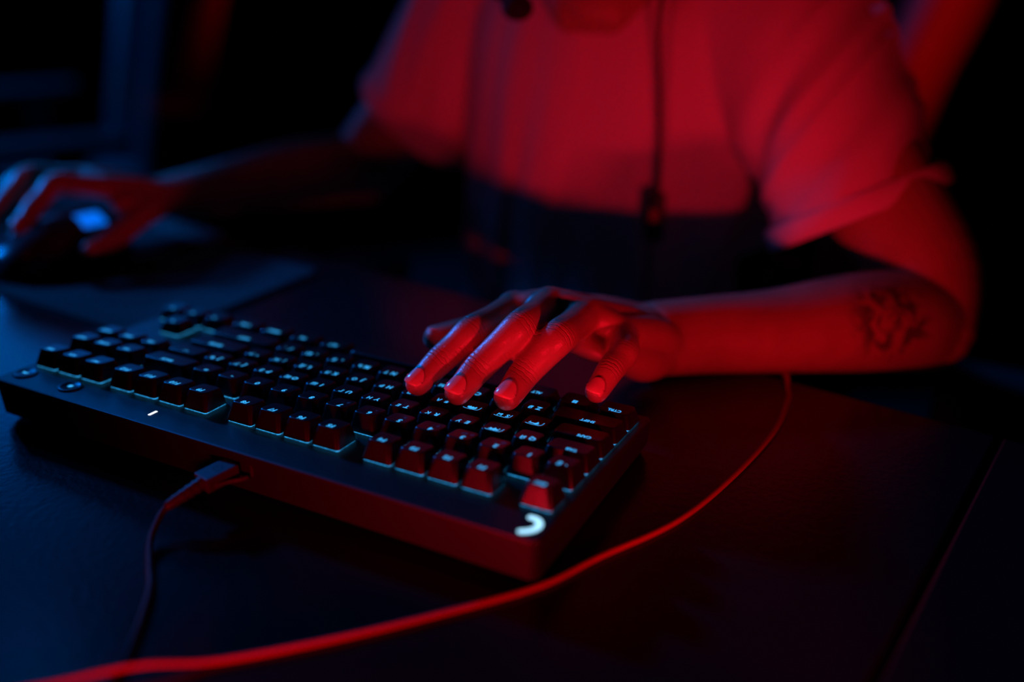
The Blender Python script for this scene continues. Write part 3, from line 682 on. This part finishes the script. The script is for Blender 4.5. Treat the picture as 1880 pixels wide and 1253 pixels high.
loft(body, [tuple(hp(-0.024, 0.080, -0.052)), tuple(hp(0, 0.091, -0.050)), tuple(hp(0.024, 0.080, -0.052))], [0.004, 0.0065, 0.004], seg=12)                            # lips
loft(body, [tuple(hp(-0.020, 0.078, -0.063)), tuple(hp(0, 0.089, -0.064)), tuple(hp(0.020, 0.078, -0.063))], [0.004, 0.0075, 0.004], seg=12)
for v in body.verts: v.co -= PO
bmesh_body = eval_mesh(body, [('REMESH', dict(mode='VOXEL', voxel_size=0.0014)), ('SMOOTH', dict(factor=0.5, iterations=5))], 'body')
# crease and ink attributes
cu = bmesh_body.attributes.new('crease_u', 'FLOAT', 'POINT'); cw = bmesh_body.attributes.new('crease_w', 'FLOAT', 'POINT'); ik = bmesh_body.attributes.new('ink', 'FLOAT', 'POINT')
inkc = V((-0.110, -0.292, 0.034)) - PO
import numpy as np
nvx = len(bmesh_body.vertices); co = np.empty(nvx * 3, np.float32); bmesh_body.vertices.foreach_get('co', co); co = co.reshape(-1, 3)
no = np.empty(nvx * 3, np.float32); bmesh_body.vertices.foreach_get('normal', no); no = no.reshape(-1, 3)
U_ = np.zeros(nvx, np.float32); W_a = np.zeros(nvx, np.float32)
for q, axs, dn, r in joints:
    qq = np.array(V(q) - PO); d = co - qq; u_ = d @ np.array(axs); dist = np.linalg.norm(d, axis=1)
    w_ = np.clip(1 - np.abs(u_) / 0.0065, 0, 1) * np.clip((no @ np.array(dn)) * 1.4 + 0.15, 0, 1) * (dist < r * 1.6)
    sel = w_ > W_a; W_a[sel] = w_[sel]; U_[sel] = u_[sel] * 1000
cu.data.foreach_set('value', U_); cw.data.foreach_set('value', W_a)
d = np.linalg.norm((co - np.array(inkc)) * np.array([1.0, 1.0, 1.25]), axis=1)
ik.data.foreach_set('value', np.clip((0.036 - d) / 0.012, 0, 1).astype(np.float32))
bo = obj('body', bmesh_body, M['skin'], PR)
# fingernails
for d_, t_, dn_, r_ in nails:
    t_ = V(t_); dn_ = (V(dn_) - t_ * V(dn_).dot(t_)).normalized(); s_ = t_.cross(dn_)
    vs, fs = [], []; NU, NV = 10, 8; L_ = r_ * 1.5; hw = 0.98
    for i in range(NV + 1):
        v = i / NV
        for j in range(NU + 1):
            u_ = j / NU * 2 - 1
            wv = hw * (1 - (1 - v) ** 4 * 0.55) * (1 - max(0, (v - 0.72) / 0.28) ** 2 * 0.28)
            a = u_ * wv; along = (v - 0.60) * L_ - (u_ * u_) * 0.0012 * (1 if v > 0.5 else -1)
            drop = r_ * 0.955 * (1 - math.sqrt(max(0.0, 1 - (max(0.0, along) / (1.0 * r_)) ** 2)))
            vs.append(tuple(V(d_) + t_ * along + s_ * (r_ * 0.93 * math.sin(a)) + dn_ * (r_ * 0.955 * math.cos(a) + 0.00045 - drop) - PO))
    for i in range(NV):
        for j in range(NU):
            q = i * (NU + 1) + j; fs.append((q, q + 1, q + NU + 2, q + NU + 1))
    o = obj('fingernail', pd('fingernail', vs, fs), M['nail'], PR); o.modifiers.new('s', 'SOLIDIFY').thickness = 0.0005
# eyes
for s in (-1, 1):
    bm = bmesh.new(); ball(bm, hp(s * 0.030, 0.066, 0.016) - PO, 0.0125, None, 16); e = obj('eye', me_from(bm), M['eye'], PR)
    bm = bmesh.new(); ball(bm, hp(s * 0.030, 0.0755, 0.015) - PO, (0.0058, 0.0038, 0.0058), HR, 12); obj('iris', me_from(bm), M['iris'], e)
# hair
bm = bmesh.new()
ball(bm, hp(0, -0.026, 0.048) - PO, (0.083, 0.100, 0.088), HR, 28)
loft(bm, [tuple(hp(0, -0.085, 0.03) - PO), tuple(hp(0, -0.085, -0.04) - PO)], [(0.062, 0.03), (0.05, 0.022)], up=tuple(HR @ V((0, 1, 0))), seg=20)
loft(bm, [tuple(hp(-0.055, 0.052, 0.092) - PO), tuple(hp(0, 0.070, 0.098) - PO), tuple(hp(0.055, 0.052, 0.092) - PO)], [0.018, 0.022, 0.018], seg=16)
hm = eval_mesh(bm, [('REMESH', dict(mode='VOXEL', voxel_size=0.004)), ('SMOOTH', dict(factor=0.5, iterations=3))], 'hair')
hn = [v.normal.copy() for v in hm.vertices]; hc = []
for v, nv_ in zip(hm.vertices, hn): hc.extend(v.co + nv_ * 0.004 * noise.noise(v.co * 55))
hm.vertices.foreach_set('co', hc); hm.update()
obj('hair', hm, M['hair'], PR)

# --- T-shirt
sh = bmesh.new()
loft(sh, [(0.160, -0.515, -0.34), (0.160, -0.520, -0.20), (0.160, -0.522, -0.06), (0.160, -0.520, 0.06), (0.163, -0.520, 0.16), (0.165, -0.522, 0.225), (0.163, -0.515, 0.275), (0.160, -0.505, 0.31)],
     [(0.170, 0.125), (0.166, 0.122), (0.164, 0.118), (0.164, 0.122), (0.162, 0.122), (0.150, 0.105), (0.105, 0.078), (0.072, 0.066)], up=(0, 1, 0), seg=40, sub=5)
# left sleeve (camera right) and right sleeve
CL = V((-0.068, -0.416, 0.070)); AL = (V(EL) - V(SL)).normalized()
loft(sh, [(0.075, -0.510, 0.212), SL, (-0.016, -0.460, 0.144), tuple(CL), tuple(CL + V((-0.022, 0.016, -0.030)))], [(0.078, 0.074), (0.076, 0.076), (0.070, 0.074), (0.064, 0.068), (0.062, 0.066)], up=(0, 1, 0.2), seg=32)
CR = V((0.376, -0.500, 0.095)); AR = (V(ER) - V(SR)).normalized()
loft(sh, [(0.250, -0.52, 0.215), SR, (0.338, -0.508, 0.150), tuple(CR), tuple(CR + AR * 0.04)], [(0.078, 0.074), (0.076, 0.076), (0.070, 0.074), (0.064, 0.068), (0.062, 0.066)], up=(0, 1, 0.2), seg=32)
for v in sh.verts: v.co -= PO
smesh = eval_mesh(sh, [('REMESH', dict(mode='VOXEL', voxel_size=0.0034)), ('SMOOTH', dict(factor=0.5, iterations=10))], 'shirt')
sb = bmesh.new(); sb.from_mesh(smesh); sb.normal_update()
CLn = V((-0.50, 0.16, -0.85)).normalized()
def ridged(x): return 1 - abs(x) * 2
for v in sb.verts:
    w = v.co + PO; x, y, z = w
    f = 0.0
    # hanging folds over the chest and belly, stronger towards the hem
    low = min(1, max(0, (0.24 - z) / 0.30))
    q = (x - 0.16) * (1.0 + 0.9 * max(0, 0.20 - z)) ; sk = (z - 0.1) * (0.30 if x > 0.16 else -0.12)
    f += (0.0012 + 0.0055 * low) * (1 + 0.8 * min(1, max(0, (x - 0.15) / 0.06))) * noise.noise(V(((q + sk) * 26, 3.1, z * 2.2)))
    f += 0.0020 * noise.noise(V(((q + sk) * 60, 7.7, z * 4.0))) * (0.4 + low)
    # sleeve drapes running from the shoulder to the cuff
    sl = min(1, max(0, (0.045 - x) / 0.05))
    if sl > 0:
        dcoord = (x + 0.05) * 0.86 + (z - 0.15) * 0.50
        f += sl * 0.0060 * ridged(noise.noise(V((dcoord * 30 + 2.0, y * 3, ((z - x) * 2.5)))))
        f += sl * 0.0022 * noise.noise(V((dcoord * 75, y * 6, z * 9)))
    srr = min(1, max(0, (x - 0.275) / 0.05))
    if srr > 0: f += srr * 0.0055 * noise.noise(V(((x - 0.30) * 40 + z * 14, 1.3, z * 3)))
    # crease where the sleeve meets the chest
    f -= 0.010 * math.exp(-((x - (0.020 - 0.20 * (z - 0.05))) / 0.011) ** 2) * min(1, max(0, (0.20 - z) / 0.14)) * (1 if y > -0.50 else 0.3)
    v.co += v.normal * f
# open the cuffs, neck and hem
def side(p, c, nrm): return (p + PO - c).dot(nrm)
dele = [v for v in sb.verts if (side(v.co, CL, CLn) > 0 and (v.co + PO).x < 0.03) or (side(v.co, CR, AR) > 0.012 and (v.co + PO).x > 0.33 and (v.co + PO).z > -0.1) or (v.co + PO).z > 0.318 or (v.co + PO).z < -0.20]
bmesh.ops.delete(sb, geom=dele, context='VERTS')
smesh2 = me_from(sb, 'shirt'); bpy.data.meshes.remove(smesh)
so = obj('tshirt', smesh2, M['shirt'], PR); so.modifiers.new('s', 'SOLIDIFY').thickness = 0.0022
so['label'] = 'loose pale short-sleeved T-shirt'
# rolled cuff hems follow the opening
def cuff(c, nrm, filt):
    vs = [v.co + PO for v in smesh2.vertices if abs((v.co + PO - c).dot(nrm)) < 0.0060 and filt(v.co + PO)]
    if len(vs) < 12: return
    cc = sum(vs, V()) / len(vs); e1 = nrm.cross(V((0, 1, 0))).normalized(); e2 = nrm.cross(e1)
    bins = {}
    for p in vs:
        d_ = p - cc; a = math.atan2(d_.dot(e2), d_.dot(e1)); bins.setdefault(int((a + math.pi) / (2 * math.pi) * 28) % 28, []).append(d_ - nrm * d_.dot(nrm))
    pts = [cc - nrm * 0.002 + sum(b, V()) / len(b) * 1.015 for i, b in sorted(bins.items())]
    bm = bmesh.new(); n_ = len(pts); rgs = []
    for i, p in enumerate(pts):
        t = (pts[(i + 1) % n_] - pts[i - 1]).normalized(); o_ = (p - cc).normalized(); o_ = (o_ - t * o_.dot(t)).normalized(); b_ = t.cross(o_)
        rgs.append([bm.verts.new(p + o_ * 0.0034 * math.cos(q) + b_ * 0.0095 * math.sin(q) - PO) for q in [2 * math.pi * j / 10 for j in range(10)]])
    for i in range(n_):
        a, b = rgs[i], rgs[(i + 1) % n_]
        for j in range(10): bm.faces.new((a[j], a[(j + 1) % 10], b[(j + 1) % 10], b[j]))
    bmesh.ops.recalc_face_normals(bm, faces=bm.faces)
    o = obj('sleeve_cuff', me_from(bm), M['shirt'], so); md = o.modifiers.new('s', 'SUBSURF'); md.levels = 1; md.render_levels = 1
cuff(CL, CLn, lambda p: p.x < 0.02)
cuff(CR + AR * 0.012, AR, lambda p: p.x > 0.33 and p.z > -0.05)
# trousers and shoes below the desk
tr = bmesh.new()
loft(tr, [(0.16, -0.54, -0.08), (0.16, -0.53, -0.17), (0.16, -0.51, -0.20)], [(0.150, 0.10), (0.155, 0.105), (0.14, 0.06)], up=(0, 1, 0), seg=28)
FEET = []
for s in (-1, 1):
    hx = 0.16 + s * 0.095
    loft(tr, [(hx, -0.50, -0.195), (hx + s * 0.03, -0.28, -0.170), (hx + s * 0.05, -0.10, -0.165), (hx + s * 0.05, -0.045, -0.24), (hx + s * 0.05, -0.05, -0.48), (hx + s * 0.05, -0.06, -0.64)], [0.082, 0.076, 0.066, 0.062, 0.055, 0.048], up=(1, 0, 0), seg=22)
    FEET.append((hx + s * 0.05, -0.06))
for v in tr.verts: v.co -= PO
tm_ = eval_mesh(tr, [('REMESH', dict(mode='VOXEL', voxel_size=0.008)), ('SMOOTH', dict(factor=0.5, iterations=4))], 'trousers'); obj('trousers', tm_, M['pants'], PR)
for fx, fy in FEET:
    bm = bmesh.new(); loft(bm, [(fx, fy - 0.045, FZ + 0.045), (fx, fy + 0.05, FZ + 0.045), (fx, fy + 0.15, FZ + 0.032), (fx, fy + 0.19, FZ + 0.028)], [(0.038, 0.044), (0.042, 0.044), (0.046, 0.031), (0.036, 0.026)], seg=18)
    for v in bm.verts: v.co -= PO
    bmesh.ops.recalc_face_normals(bm, faces=bm.faces); obj('shoe', me_from(bm), M['shoe'], PR)

# ------------------------------------------------------------------ headset
HS = tag(empty('headset', HC), 'black gaming headset with boom microphone and cable hanging down the chest', 'headset')
hl = lambda p: tuple(V(p) - HC)
arc = [hl(hp(0.090 * math.cos(a) * 1.04, -0.018, 0.012 + 0.118 * math.sin(a))) for a in [math.pi * i / 12 for i in range(13)]]
bm = bmesh.new(); loft(bm, arc, [(0.014, 0.006)] * 13, up=tuple(HR @ V((0, 1, 0))), seg=14, sub=3); bmesh.ops.recalc_face_normals(bm, faces=bm.faces); obj('headband', me_from(bm), M['plastic'], HS)
for s in (-1, 1):
    bm = bmesh.new(); loft(bm, [hl(hp(s * 0.083, -0.014, 0.0)), hl(hp(s * 0.100, -0.014, 0.0))], [(0.036, 0.042)] * 2, up=tuple(HR @ V((0, 0, 1))), seg=24, sub=3, caps=False)
    bmesh.ops.recalc_face_normals(bm, faces=bm.faces); obj('ear_cushion', me_from(bm), M['leather'], HS)
    bm = bmesh.new(); loft(bm, [hl(hp(s * 0.099, -0.014, 0.0)), hl(hp(s * 0.118, -0.014, 0.0))], [(0.034, 0.040), (0.026, 0.031)], up=tuple(HR @ V((0, 0, 1))), seg=24, sub=3, caps=False)
    bmesh.ops.recalc_face_normals(bm, faces=bm.faces); obj('ear_cup', me_from(bm), M['plastic'], HS)
MIC = V((0.1775, -0.318, 0.2165))
obj('microphone_boom', tube_mesh([hl(hp(0.112, 0.0, -0.02)), hl(V((0.262, -0.375, 0.285))), hl(V((0.222, -0.325, 0.240))), hl(MIC)], 0.0028), M['plastic'], HS)
bm = bmesh.new(); ball(bm, hl(MIC), (0.0125, 0.010, 0.0095), None, 18); obj('microphone_foam', me_from(bm), M['foam'], HS)
cab = [hl(hp(-0.108, -0.005, -0.035)), hl((0.068, -0.392, 0.262)), hl((0.0905, -0.386, 0.222)), hl((0.0895, -0.3915, 0.15)), hl((0.0870, -0.394, 0.10)), hl((0.0868, -0.394, 0.072))]
obj('cable', tube_mesh(cab, 0.0021, 10, 8, up=(1, 0, 0)), M['rubber'], HS)
ctl = obj('inline_control', me_from(rbox(0.017, 0.010, 0.042, 0.0045, 3, Matrix.Translation(hl((0.0868, -0.390, 0.052))))), M['plastic'], HS)
obj('mute_switch', me_from(rbox(0.006, 0.003, 0.011, 0.001, 2, Matrix.Translation(hl((0.0858, -0.3845, 0.054))))), M['redmark'], ctl)
obj('cable', tube_mesh([hl((0.0868, -0.384, 0.034)), hl((0.0880, -0.384, -0.03)), hl((0.092, -0.385, -0.12)), hl((0.10, -0.37, -0.165)), hl((0.06, -0.33, -0.165))], 0.0019, 10, 8, up=(1, 0, 0)), M['rubber'], HS)
